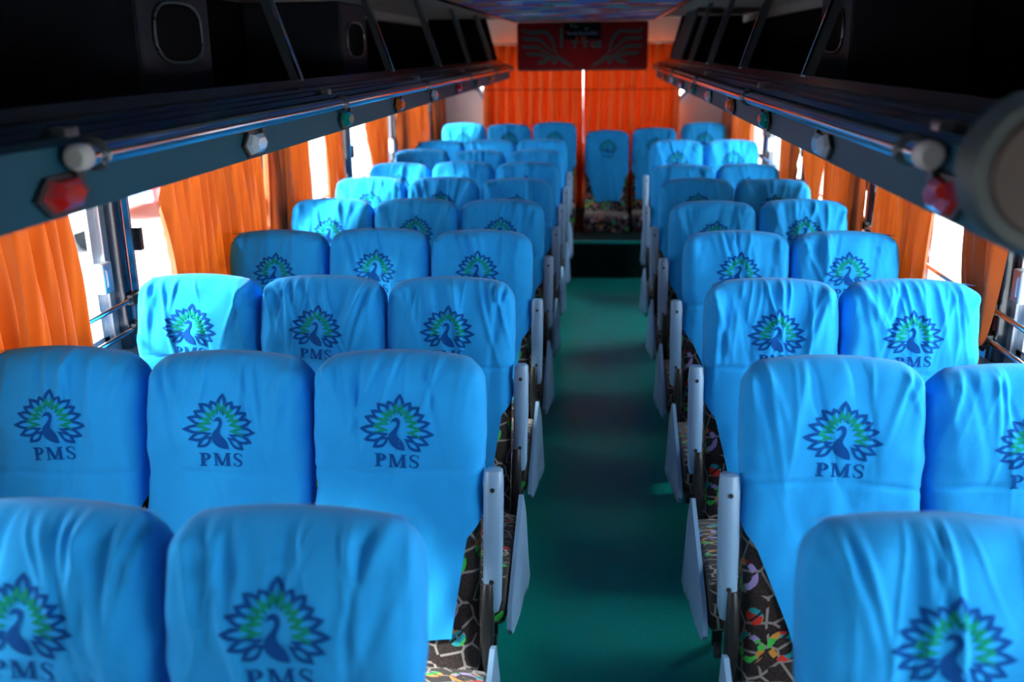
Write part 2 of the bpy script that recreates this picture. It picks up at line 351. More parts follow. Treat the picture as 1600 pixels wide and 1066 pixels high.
# ------------------------------------------------------------------ luggage racks
def rack(sg, side):
    X = lambda o: CX + sg * o
    Y0, Y1 = 1.14, 8.95; oc = .69 if sg < 0 else .66
    root = empty('luggage_rack', (X(.70), Y0, 1.585), label='long dark %s luggage rack with slanted posts under the ceiling' % side, cat='luggage rack')
    inv = Matrix.Translation((-X(.70), -Y0, -1.585))
    def part(mb, name, mt, par=None, **k):
        c = mb.build(name, mt, par or root, **k); c.matrix_parent_inverse = inv if par is None else Matrix.Identity(4); return c
    ex = lambda o, z, t: (X(o), t, z)
    part(MB().extrude([(.655, 1.583), (.665, 1.583), (.668, 1.690), (.655, 1.690)], ex, Y0, Y1), 'fascia_panel', M['fascia'])
    part(MB().extrude([(.651, 1.690), (.656, 1.702), (.676, 1.703), (.678, 1.711), (.684, 1.711), (.686, 1.706), (.700, 1.712), (.702, 1.720), (.708, 1.720), (.710, 1.716), (.724, 1.724), (.728, 1.746), (.744, 1.746), (.744, 1.692), (.668, 1.690)], ex, Y0, Y1), 'edge_moulding', M['lip'])
    end = 1.385
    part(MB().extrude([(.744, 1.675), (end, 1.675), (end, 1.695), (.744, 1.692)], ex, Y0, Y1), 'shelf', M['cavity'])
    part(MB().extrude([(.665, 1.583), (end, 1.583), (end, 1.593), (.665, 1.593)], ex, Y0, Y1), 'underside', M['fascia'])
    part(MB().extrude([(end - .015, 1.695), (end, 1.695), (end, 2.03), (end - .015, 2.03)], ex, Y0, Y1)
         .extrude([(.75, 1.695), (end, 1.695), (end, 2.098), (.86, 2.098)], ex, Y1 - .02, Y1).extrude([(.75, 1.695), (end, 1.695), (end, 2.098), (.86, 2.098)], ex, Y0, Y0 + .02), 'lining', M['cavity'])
    for y in ((2.92, 4.25, 5.55, 6.87, 8.2) if sg < 0 else (2.87, 4.15, 5.44, 6.6)):
        p = part(MB().extrude([(.728, 1.742), (.758, 1.742), (.876, 2.10), (.846, 2.10)], ex, y - .022, y + .022), 'post', M['post'])
        part(MB().extrude([(.722, 1.742), (.730, 1.742), (.848, 2.10), (.840, 2.10)], ex, y - .026, y - .008), 'post_edge', M['chrome'])
    if sg > 0: part(MB().extrude([(.728, 1.742), (.742, 1.742), (.860, 2.10), (.846, 2.10)], ex, 7.3, 8.3), 'end_panel', M['rim_grey'])
    rail = part(MB().tube([(X(.628), 1.43, 1.672), (X(.628), Y1 - .05, 1.672)], .019, 16), 'handrail', M['chrome'], smooth=True)
    part(MB().tube([(X(.628), 1.405, 1.672), (X(.628), 1.412, 1.672), (X(.628), 1.432, 1.672)], [.015, .021, .021], 16), 'rail_end', M['endcap'], smooth=True)
    for y in ((1.47, 2.96, 4.45, 5.93, 7.4, 8.7) if sg < 0 else (1.505, 3.17, 4.8, 6.4, 7.95, 8.75)):
        ring = [(X(.628) + (.0215) * math.cos(t), y, 1.672 + .0215 * math.sin(t)) for t in [2 * math.pi * i / 16 for i in range(16)]]
        part(MB().tube(ring, .006, 8, closed=True).tube([(X(.645), y, 1.676), (X(.660), y, 1.684), (X(.668), y, 1.700)], .007, 8).box(*sorted((X(.655), X(.69))), y - .03, y + .012, 1.696, 1.716, .004), 'rail_clamp', M['post'], smooth=True)
    # round front fitting
    part(MB().tube([(X(oc), 1.145, 1.685), (X(oc), 1.105, 1.685), (X(oc), 1.095, 1.685)], [.092, .092, .086], 32), 'round_end', M['rim_grey'], smooth=True)
    part(MB().tube([(X(oc), 1.096, 1.685), (X(oc), 1.09, 1.685)], [.072, .068], 32), 'round_face', M['brown'], smooth=True)
    return X
XLk = rack(-1, 'left'); XRk = rack(1, 'right')

# speakers sitting in the racks
def speaker_box(x0, x1, y0, y1, z1, face, label):
    t = empty('speaker', ((x0 + x1) / 2, (y0 + y1) / 2, 1.695), label=label, cat='speaker', group='speakers in the luggage racks')
    inv = Matrix.Translation((-(x0 + x1) / 2, -(y0 + y1) / 2, -1.695))
    q = MB().box(x0, x1, y0, y1, 1.696, z1, .012).build('cabinet', M['speaker'], t); q.matrix_parent_inverse = inv
    ym = (y0 + y1) / 2; zm = 1.875; ry, rz = (y1 - y0) * .33, .075
    sup = lambda t, k: (math.copysign(abs(math.cos(t)) ** .7, math.cos(t)) * k, math.copysign(abs(math.sin(t)) ** .7, math.sin(t)))
    rg = [(face, ym + sup(t, ry)[0], zm + rz * sup(t, 1)[1]) for t in [2 * math.pi * i / 28 for i in range(28)]]
    g = MB().tube(rg, .005, 8, closed=True).build('trim_ring', M['post'], t, smooth=True); g.matrix_parent_inverse = inv
    g = MB().add([(face, *p[1:]) for p in rg] + [(face, ym, zm)], [(i, (i + 1) % 28, 28) for i in range(28)]).build('grille', M['cavity'], t); g.matrix_parent_inverse = inv
speaker_box(-1.53, -1.10, 2.32, 2.76, 2.03, -1.096, 'black speaker box with oval ring, nearest in left rack')
speaker_box(-1.53, -1.10, 4.20, 4.66, 2.03, -1.096, 'black speaker box with oval ring, deeper along left rack')
speaker_box(.80, 1.19, 3.35, 3.80, 2.03, .796, 'black speaker box with oval ring in right rack')

# gem shaped marker lamps on the rack fascias
LENS = {}; BEZ = None
def hexa(k, l=.066, h=.025):
    return [(l * k, 0), (l * .55 * k, h * k), (-l * .55 * k, h * k), (-l * k, 0), (-l * .55 * k, -h * k), (l * .55 * k, -h * k)]
def gem(sg, y, col, label):
    global BEZ
    t = empty('marker_lamp', (CX + sg * .6530, y, 1.618), label=label, cat='lamp', group='coloured gem lamps along the rack panels')
    t.scale = (sg, 1, 1) if False else (1, 1, 1)
    key = (sg, col)
    if key not in LENS:
        lv = [(-sg * .004, a, c) for a, c in hexa(1)] + [(-sg * .016, a, c) for a, c in hexa(.86)] + [(-sg * .025, a, c) for a, c in hexa(.5)]
        lf = [(i + 6 * k, (i + 1) % 6 + 6 * k, (i + 1) % 6 + 6 * k + 6, i + 6 * k + 6) for k in (0, 1) for i in range(6)] + [tuple(range(12, 18)), tuple(range(6))]
        LENS[key] = MB().add(lv, lf).build('lens', M['lens_' + col], t).data
        LENS[key, 'b'] = MB().extrude(hexa(1.18), lambda a, c, q: (q, a, c), 0, -sg * .007).box(*sorted((-sg * .001, -sg * .016)), .028, .05, .014, .034, .002).build('bezel', M['black_plastic'], t).data
    else: link('lens', LENS[key], t); link('bezel', LENS[key, 'b'], t)
ordn = ['nearest', 'second', 'third', 'fourth', 'fifth', 'sixth', 'seventh', 'eighth', 'ninth']
for i, c in enumerate(['red', 'clear', 'green', 'amber', 'clear', 'red', 'green', 'amber']):
    gem(-1, 1.40 + .845 * i, c, '%s gem lamp, %s from the camera on the left rack panel' % (c, ordn[i]))
for i, c in enumerate(['red', 'clear', 'green', 'amber', 'clear', 'green', 'red', 'clear', 'amber']):
    gem(1, 1.40 + .77 * i, c, '%s gem lamp, %s from the camera on the right rack panel' % (c, ordn[i]))

# ------------------------------------------------------------------ seats
W0, T0, H0, TILT = .194, .055, 1.13, R(14)
DD = np.array([0, -math.sin(TILT), -math.cos(TILT)]); NN = np.array([0, -math.cos(TILT), math.sin(TILT)])
def surf(a, s, off, wr=None, H=H0):
    """point of the backrest skin at signed girth a, distance s below the top; wr(a,s) adds wrinkle relief"""
    a = np.asarray(a, float); s = np.asarray(s, float)
    rc, rt = .050, .05
    e = np.clip((rc - s) / rc, 0, 1); W = W0 + off - rc + rc * np.sqrt(1 - e * e)
    e = np.clip((rt - s) / rt, 0, 1); T = np.maximum((T0 + off) * np.sqrt(1 - e * e), 1e-4)
    W = W - .007 * np.clip((.09 - s) / .09, 0, 1) - .006 * np.exp(-((s - .30) / .05) ** 2)
    r = np.minimum(.042, T * .97); L1 = W - r; arc = r * math.pi / 2; L2 = 2 * (T - r)
    A = np.abs(a); sg = np.sign(a)
    th = np.clip((A - L1) / r, 0, math.pi / 2); sd = np.clip(A - L1 - arc, 0, L2)
    th2 = np.clip((A - L1 - arc - L2) / r, 0, math.pi / 2); bk = np.clip(A - L1 - 2 * arc - L2, 0, None)
    x = np.minimum(A, L1) + r * np.sin(th) - r * (1 - np.cos(th2)) - bk
    n = T - r * (1 - np.cos(th)) - sd - r * np.sin(th2)
    nx, nn = np.sin(th + th2), np.cos(th + th2)
    front = np.clip(nn, 0, 1) * np.clip(1 - (x / (W0 * 1.05)) ** 4, 0, 1)
    n = n + front * (.024 * np.exp(-((s - .15) / .10) ** 2) + .016 * np.exp(-((s - .55) / .14) ** 2))
    if wr is not None:
        d = wr(sg * A, s); x = x + nx * d * .3; n = n + nn * d
    s2 = s + .020 * (x / W0) ** 2 * np.exp(-s / .2) - off * 1.3 * np.exp(-s / .04)
    P = np.array([0, 0, H]) + (sg * x)[..., None] * np.array([1., 0, 0]) + s2[..., None] * DD + n[..., None] * NN
    return P
def half_girth(off): return 2 * (W0 + off - .042) + 2 * .042 * math.pi / 2 + 2 * (T0 + off - .042)

def wrinkles(seed, amp=1.):
    rnd = random.Random(seed); folds = []
    for i in range(rnd.randint(6, 10)):
        a0 = rnd.uniform(-.19, .19); folds.append((a0, rnd.uniform(-.30, .30) - .5 * a0, rnd.uniform(-.5, .5), rnd.uniform(.006, .013), rnd.choice((1, 1, -1)) * rnd.uniform(.003, .0075), rnd.uniform(.08, .26)))
    for i in range(rnd.randint(5, 9)):       # crisp narrow creases
        a0 = rnd.uniform(-.17, .17); folds.append((a0, rnd.uniform(-.35, .35), rnd.uniform(-.8, .8), rnd.uniform(.0035, .006), rnd.uniform(.0015, .0032), rnd.uniform(.09, .30)))
    for sgn in (-1, 1):                      # shoulder folds running in from the corners
        for i in range(rnd.randint(2, 4)):
            a0 = sgn * rnd.uniform(.15, .20); folds.append((a0, -sgn * rnd.uniform(.1, .55), sgn * rnd.uniform(0, .6), rnd.uniform(.007, .012), rnd.uniform(.003, .008), rnd.uniform(.07, .16)))
    ph = [rnd.uniform(0, 6.28) for _ in range(8)]; k1 = rnd.uniform(.6, 1.4); lw = []
    for i in range(5): lw.append((rnd.uniform(-.13, .13), rnd.uniform(-.2, .2), rnd.uniform(.012, .03), rnd.uniform(-.005, .006)))
    seam = rnd.uniform(.262, .285)
    def f(a, s):
        d = np.zeros_like(s)
        for a0, k, c, wd, h, Ls in folds:
            t = a - (a0 + k * s + c * s * s); d = d + h * np.exp(-(t / wd) ** 2) * np.exp(-(s / Ls) ** 2)
        d = d + .0022 * np.sin(34 * a * k1 + ph[0] + 5 * s) * np.sin(9 * s + ph[1]) + .0014 * np.sin(61 * a + ph[2] + 21 * s) * np.sin(17 * s + ph[3])
        d = d - .0035 * np.exp(-((s - seam - .01 * np.sin(9 * a + ph[4])) / .006) ** 2) * (.35 + np.abs(a) * 4)
        d = d + .0022 * np.sin(70 * s + 14 * np.abs(a) + ph[6]) * np.clip((np.abs(a) - .13) / .06, 0, 1) * np.exp(-((s - .24) / .10) ** 2)
        low = np.clip((s - .28) / .1, 0, 1)
        for a0, k, wd, h in lw: d = d + low * h * np.exp(-((a - a0 - k * (s - .3)) / wd) ** 2)
        return np.maximum(amp * d, -.006) * np.clip(s / .028, 0, 1) ** .7 * np.clip((.30 - np.abs(a)) / .05, 0, 1) + .003 * low
    return f

# ---- the printed peacock and lettering, drawn once in 2D (x across, y down, in print units)
def emblem2d():
    V, F, Mi = [], [], []
    def strip(A, B, mi):
        o = len(V); n = len(A); V.extend(A); V.extend(B)
        for i in range(n - 1): F.append((o + i, o + i + 1, o + n + i + 1, o + n + i)); Mi.append(mi if isinstance(mi, int) else mi[i])
    tips = [(537, 160), (415, 232), (310, 252), (248, 328), (180, 392), (130, 515), (183, 630), (272, 712),
            (652, 236), (748, 276), (803, 350), (862, 430), (900, 550), (850, 664), (765, 736)]
    cx, cy = 527, 535
    for i, (tx, ty) in enumerate(tips):
        ang = math.atan2(ty - cy, tx - cx); bx, by = cx + 92 * math.cos(ang), cy + 168 * math.sin(ang)
        if by > cy: by = cy + 100 * math.sin(ang)
        L = math.hypot(tx - bx, ty - by); ux, uy = (tx - bx) / L, (ty - by) / L; px, py = -uy, ux
        Hh = 50 if i == 0 else 46; n = 15
        for sgn in (-1, 1):
            A, B, mi = [], [], []
            for j in range(n):
                t = j / (n - 1); h = Hh * math.sin(math.pi * t ** 1.2) ** 1.15 + (3 if 0 < j < n - 1 else 0)
                hi = 0 if not .28 < t < .76 else 21 * math.sin(math.pi * (t - .28) / .48) ** .8
                hi = min(hi, h * .55)
                q = lambda w_: (bx + ux * L * t + sgn * px * w_, by + uy * L * t + sgn * py * w_)
                A.append(q(hi)); B.append(q(h))
            for j in range(n - 1): mi.append(1 if (j / (n - 1) < .5 and i not in (6, 7, 13, 14)) else 0)
            strip(A, B, mi)
    # crest
    for ex, ey in ((492, 340), (513, 327), (536, 333), (556, 350), (560, 368)):
        o = len(V); V.extend([(ex + 9 * math.cos(k), ey + 9 * math.sin(k)) for k in [2 * math.pi * i / 8 for i in range(8)]]); F.append(tuple(range(o, o + 8))); Mi.append(0)
    # bird: neck and head as a strip, body below
    left = [(455, 454), (474, 416), (500, 396)]
    L_ = [(497, 437), (512, 444), (518, 458), (512, 480), (496, 505), (470, 533), (447, 560), (435, 590), (434, 620), (446, 655), (470, 686), (510, 712), (555, 727), (602, 730)]
    R_ = [(500, 395), (530, 400), (548, 422), (552, 450), (545, 485), (532, 515), (521, 545), (522, 568), (540, 595), (565, 618), (584, 645), (596, 675), (602, 705), (603, 730)]
    strip(L_, R_, 0)
    strip([(455, 456), (474, 440), (497, 437)], [(455, 450), (474, 413), (500, 395)], 0)
    ne = len(F)
    # letters P M S
    by0 = 770
    def rect(x0, y0, x1, y1): strip([(x0, by0 + y0), (x1, by0 + y0)], [(x0, by0 + y1), (x1, by0 + y1)], 0)
    rect(308, 0, 344, 140); rect(290, 128, 366, 140); rect(290, 0, 344, 11)
    arcs = [(-math.pi / 2 + math.pi * i / 12) for i in range(13)]
    strip([(344 + 66 * math.cos(t), by0 + 39 + 39 * math.sin(t)) for t in arcs], [(344 + 30 * math.cos(t), by0 + 39 + 28 * math.sin(t)) for t in arcs], 0)
    rect(450, 0, 465, 140); rect(434, 130, 484, 140); rect(434, 0, 470, 10); rect(570, 0, 605, 140); rect(552, 130, 622, 140); rect(585, 0, 622, 10)
    strip([(450, by0), (484, by0)], [(506, by0 + 138), (532, by0 + 118)], 0); strip([(578, by0), (592, by0)], [(514, by0 + 138), (530, by0 + 138)], 0)
    S = [(738, 42, 4), (733, 18, 8), (712, 6, 10), (690, 5, 13), (668, 14, 18), (660, 32, 21), (670, 52, 23), (694, 68, 24), (720, 82, 23), (732, 102, 21), (726, 122, 17), (706, 134, 12), (684, 136, 9), (664, 128, 8), (654, 104, 4)]
    A, B = [], []
    for i, (x, y, wd) in enumerate(S):
        x0, y0, _ = S[max(i - 1, 0)]; x1, y1, _ = S[min(i + 1, len(S) - 1)]; d = math.hypot(x1 - x0, y1 - y0); nx, ny = -(y1 - y0) / d, (x1 - x0) / d
        A.append((x + nx * wd * .55, by0 + y + ny * wd * .55)); B.append((x - nx * wd * .55, by0 + y - ny * wd * .55))
    strip(A, B, 0); rect(734, 8, 741, 44); rect(650, 98, 657, 134)
    def finish(fs, ms):
        bm = bmesh.new(); vs = [bm.verts.new((x, y, 0)) for x, y in V]
        for f, mi in zip(fs, ms):
            try: q = bm.faces.new([vs[i] for i in f]); q.material_index = mi
            except ValueError: pass
        bmesh.ops.subdivide_edges(bm, edges=[e for e in bm.edges if e.calc_length() > 34], cuts=2, use_grid_fill=True)
        bmesh.ops.delete(bm, geom=[v for v in bm.verts if not v.link_faces], context='VERTS')
        for f in bm.faces:
            f.normal_update()
            if f.normal.z > 0: f.normal_flip()
        bm.verts.index_update(); bm.faces.ensure_lookup_table()
        out = (np.array([v.co[:2] for v in bm.verts]), [[v.index for v in f.verts] for f in bm.faces], [f.material_index for f in bm.faces]); bm.free(); return out
    return finish(F[:ne], Mi[:ne]), finish(F[ne:], Mi[ne:])
EMB, LET = emblem2d(); PU = .228e-3

# ---- shared seat parts
def backrest_mesh(H):
    nu, nv = 41, 30; S = .75 * (np.linspace(0, 1, nv) ** 1.4); hg = half_girth(0) * .999
    a, s = np.meshgrid(np.linspace(-hg, hg, nu), S); P = surf(a, s, 0, H=H)
    V = np.concatenate([P.reshape(-1, 3), P[-1].mean(0)[None] + 0 * DD]); F = grid_faces(nv, nu)
    o = (nv - 1) * nu; F += [(o + j + 1, o + j, len(V) - 1) for j in range(nu - 1)]
    uv = np.concatenate([np.stack([a, s], -1).reshape(-1, 2), [[0, .75]]])
    return arr_mesh('backrest', V, F, [M['pattern']], uv)
BACK = backrest_mesh(H0)
def cushion_mesh(y0=-.215, y1=-.70, zr=.435, zf=.455, th=.13, w=.200, ext=0):
    prof = []   # side profile (y,z), closed, rounded
    r = .045
    for cyy, czz, a0 in ((y1 + r, zf - r, 90), (y1 + r, zf - th + r * .8, 180), (y0 - .02, zr - th + .03, 270), (y0 - .02, zr - .03, 0)):
        rr = r if cyy < y0 - .1 else .02
        for k in range(5): t = R(a0 + 22.5 * k); prof.append((cyy + rr * math.cos(t), czz + rr * math.sin(t)))
    ym = sum(p[0] for p in prof) / len(prof); zm = sum(p[1] for p in prof) / len(prof)
    rows = [(-1, .86), (-.985, .95), (-.94, .99), (-.5, 1.0), (0, 1.0), (.5, 1.0), (.94, .99), (.985, .95), (1, .86)]; n = len(prof); V, F, UV = [], [], []
    for x, k in rows:
        g = 0
        for j, (y, z) in enumerate(prof):
            if j: g += math.dist(prof[j], prof[j - 1])
            crown = .012 * (1 - x * x) if z > zm else 0
            V.append((x * w + ext * max(0, x * math.copysign(1, ext)), ym + (y - ym) * k, zm + (z - zm) * k + crown)); UV.append((x * w + .3, g))
    for i in range(len(rows) - 1):
        for j in range(n): F.append((i * n + j, i * n + (j + 1) % n, (i + 1) * n + (j + 1) % n, (i + 1) * n + j))
    F += [tuple(range(n))[::-1], tuple(range((len(rows) - 1) * n, len(rows) * n))]
    for i in (0, 1, len(rows) - 2, len(rows) - 1):      # wrap the pattern down the sides
        for j in range(n): pass
    return arr_mesh('cushion', V, F, [M['pattern']], UV)
CUSH = cushion_mesh(); CUSH_A = {-1: cushion_mesh(ext=-.024), 1: cushion_mesh(ext=.024)}; CUSH_REAR = cushion_mesh(zr=.43, zf=.45, th=.20)
def mesh_of(mb, name, mt, smooth=True):
    o = mb.build(name, mt, None, smooth=smooth); me = o.data; bpy.data.objects.remove(o); return me
FRAME = mesh_of(MB().box(-.17, .17, -.62, -.20, .265, .300, .004).box(-.155, -.125, -.60, -.57, .0, .27, .003).box(.125, .155, -.60, -.57, .0, .27, .003).box(-.155, -.125, -.27, -.24, .0, .27, .003).box(.125, .155, -.27, -.24, .0, .27, .003)
                .box(-.16, .16, -.22, -.16, .28, .42, .004), 'seat_frame', M['black_metal'], 30)
FRAME_R = mesh_of(MB().box(-.17, .17, -.62, -.20, .225, .245, .004).box(-.155, -.125, -.60, -.24, .0, .23, .003).box(.125, .155, -.60, -.24, .0, .23, .003)
                  .box(-.16, .16, -.22, -.16, .225, .42, .004), 'seat_frame', M['black_metal'], 30)
LOC = lambda x, s, n: tuple(np.array([x, 0, H0]) + s * DD + n * NN)
def bar_path(mb, x, pts, wx, mi=0):
    """rounded bar lying along the backrest side: pts of (s, n, half thickness, half width)"""
    V, F = [], []; k = 12
    for s, n, hn, hw in pts:
        for j in range(k):
            t = 2 * math.pi * j / k; c, q = math.cos(t), math.sin(t)
            V.append(LOC(x + hw * math.copysign(abs(c) ** .55, c), s, n + hn * math.copysign(abs(q) ** .55, q)))
    for i in range(len(pts) - 1):
        for j in range(k): F.append((i * k + j, i * k + (j + 1) % k, (i + 1) * k + (j + 1) % k, (i + 1) * k + j))
    F += [tuple(range(k)), tuple(range((len(pts) - 1) * k, len(pts) * k))]
    return mb.add(V, F, mi)
ARM, HINGE, SHELL, SCREW = {}, {}, {}, {}
for sg in (-1, 1):
    x = sg * .226
    q = bar_path(MB(), x, [(.262, .030, .016, .014), (.268, .030, .026, .021), (.30, .030, .030, .0235), (.42, .030, .031, .0235), (.50, .030, .031, .022), (.575, .030, .028, .021), (.598, .030, .022, .016), (.602, .030, .012, .010)], .02)
    ARM[sg] = mesh_of(q, 'armrest', M['grey_plastic'], 50)
    SCREW[sg] = [mesh_of(MB().tube([LOC(x, s, .058), LOC(x, s, .0622)], .0058, 10), 'screw', M['black_metal']) for s in (.31, .525)]
    q = bar_path(MB(), x + sg * -.010, [(.53, .040, .026, .013), (.56, .045, .030, .015), (.66, .040, .030, .015), (.72, .020, .028, .013), (.76, .0, .02, .011)], .02)
    q.tube([LOC(x - .025, .68, .02), LOC(x + .010 * sg, .68, .02)], .018, 12)
    HINGE[sg] = mesh_of(q, 'armrest_hinge', M['black_plastic'], 50)
    # grey side shell beside the cushion, flared towards the aisle
    P = [(-.235, .50, 0), (-.27, .515, .0), (-.50, .445, .002), (-.68, .385, .004), (-.735, .345, .008), (-.71, .315, .012), (-.60, .305, .016), (-.50, .305, .018), (-.40, .245, .022), (-.27, .225, .020), (-.235, .30, .01)]
    o = len(P); P = [(y, z, f * .6) for y, z, f in P]; V = [(sg * (.229 + f), y, z) for y, z, f in P] + [(sg * (.241 + f), y, z) for y, z, f in P]
    cyz = (-.46, .37); inner = [(cyz[0] + (y - cyz[0]) * .72, cyz[1] + (z - cyz[1]) * .72, f) for y, z, f in P]
    V += [(sg * (.254 + f), y, z) for y, z, f in inner]
    F = [tuple(range(o))] + [(i, (i + 1) % o, o + (i + 1) % o, o + i) for i in range(o)] + [(o + i, o + (i + 1) % o, 2 * o + (i + 1) % o, 2 * o + i) for i in range(o)] + [tuple(range(2 * o, 3 * o))]
    SHELL[sg] = mesh_of(MB().add(V, F), 'side_shell', M['grey_plastic'], 25)

def make_seat(x, y, label, group, seed, res=1, arm=0, z=0., yaw=0., tl=.165, tr=.165, rear=False, skew=0.):
    root = empty('bus_seat', (x, y, z), label=label, cat='seat', group=group); root.rotation_euler = (0, 0, R(yaw))
    link('backrest', BACK, root); link('cushion', CUSH_REAR if rear else CUSH_A[arm] if arm else CUSH, root); link('seat_frame', FRAME_R if rear else FRAME, root)
    wr = wrinkles(seed, 2.0); off = .008
    nu, nv = ((151, 120), (85, 70), (51, 44))[res]
    S = .655 * np.linspace(0, 1, nv) ** 1.25; hg = half_girth(off) * .998
    k = np.interp(S, [0, .265, .31, .36, .42], [1, 1, .45, .1, 0])
    kn = lambda b: hg * k + (1 - k) * np.interp(S, [0, .30, .36, .42, .655], [W0 + .03, W0 + .03, W0 - .005, W0 - .025, b])
    aL, aR = -kn(tl), kn(tr); u = np.linspace(-1, 1, nu); u = .5 + .5 * (.45 * u + .55 * u ** 3)
    a = aL[:, None] + (aR - aL)[:, None] * u[None, :]; s = np.repeat(S[:, None], nu, 1)
    s = s + np.clip((s - .6) / .055, 0, 1) * .012 * np.sin(a * 9 + seed)
    P = surf(a, s, off, wr)
    cov = link('cover', arr_mesh('cover', P.reshape(-1, 3), grid_faces(nv, nu), [M['cover']]), root)
    rnd = random.Random(seed + 99); ta = R(rnd.uniform(-3.5, 3.5)) + skew; dx, ds = rnd.uniform(-.010, .010), rnd.uniform(-.006, .008)
    for nm, (v2, f2, mi) in (('printed_emblem', EMB), ('printed_lettering', LET)):
        px = (v2[:, 0] - 517) * PU; py = (v2[:, 1] - 540) * PU
        aa = px * math.cos(ta) - py * math.sin(ta) + dx; ss = .081 + 380 * PU + px * math.sin(ta) + py * math.cos(ta) + ds
        Q = surf(aa, ss, off + .0016, wr)
        link(nm, arr_mesh(nm, Q, f2, [M['print_blue'], M['print_green']], mi=mi), cov)
    if arm:
        a_ = link('armrest', ARM[arm], root); [link('screw', q, a_) for q in SCREW[arm]]
        link('armrest_hinge', HINGE[arm], root); link('side_shell', SHELL[arm], root)
    return root

XS = {'L1': -1.288, 'L2': -.875, 'L3': -.462, 'R1': .532, 'R2': .943}
WHERE = {'L1': 'window seat of the left block', 'L2': 'middle seat of the left block', 'L3': 'aisle seat of the left block', 'R1': 'aisle seat of the right block', 'R2': 'window seat of the right block'}
rown = ['front', 'second', 'third', 'fourth', 'fifth', 'sixth', 'seventh', 'eighth', 'ninth']
YK = lambda k: 2.14 + .813 * k
sd = 10
for k in range(-1, 8):
    for c in ('L1', 'L2', 'L3', 'R1', 'R2'):
        if k == -1 and c in ('L1', 'R2'): continue
        if k >= 6 and c[0] == 'R': continue
        sd += 7; x, y, z = XS[c], YK(k), random.Random(sd).uniform(-.006, .006); kw = {}
        if k == -1 and c == 'R1': x -= .025; z += .028
        if k == 5 and c[0] == 'R': y += .12; z -= .03
        if c == 'L3': kw = dict(arm=1, tl=.165, tr=.135)
        if c == 'R1': kw = dict(arm=-1, tl=.115, tr=.165)
        if k == 0 and c == 'R1': kw['tl'] = .075; z += .012
        if k == 2 and c == 'R1': kw['tl'] = .06
        if c == 'L1' and k == 1: kw['skew'] = R(4)
        extra = {('L1', 1): ', print slanting down', ('L1', 4): ', pale in window light', ('R1', -1): ''}.get((c, k), '')
        make_seat(x, y, 'blue bus seat, %s row, %s%s' % (rown[k + 1], WHERE[c], extra), 'bus seats in rows', sd, 0 if k <= 1 else 1 if k <= 4 else 2, z=z, yaw=random.Random(sd + 1).uniform(-.3, .3), **kw)
for c, x in (('R1', .580), ('R2', .995)):     # behind the gap in the right block
    sd += 7; make_seat(x, 7.55, 'blue covered bus seat with whole emblem showing, last right row, %s' % ('beside the aisle' if c == 'R1' else 'by the window'), 'bus seats in rows', sd, 2, arm=-1 if c == 'R1' else 0, z=.015)
for i, (x, z, lb) in enumerate(((-1.25, .05, 'left end, against the left wall'), (-.835, .04, 'second from the left wall'), (-.415, .055, 'just left of the centre aisle'), (.065, -.02, 'centre, facing down the aisle'), (.49, .0, 'just right of the aisle'), (.93, .045, 'right end, against the right wall'))):
    sd += 7; make_seat(x, 8.98, 'blue covered rear bench seat, %s' % lb, 'rear bench seats', sd, 2, z=z if i != 3 else -.02, rear=True, tl=.10 if i == 3 else .165, tr=.12 if i == 3 else .165)

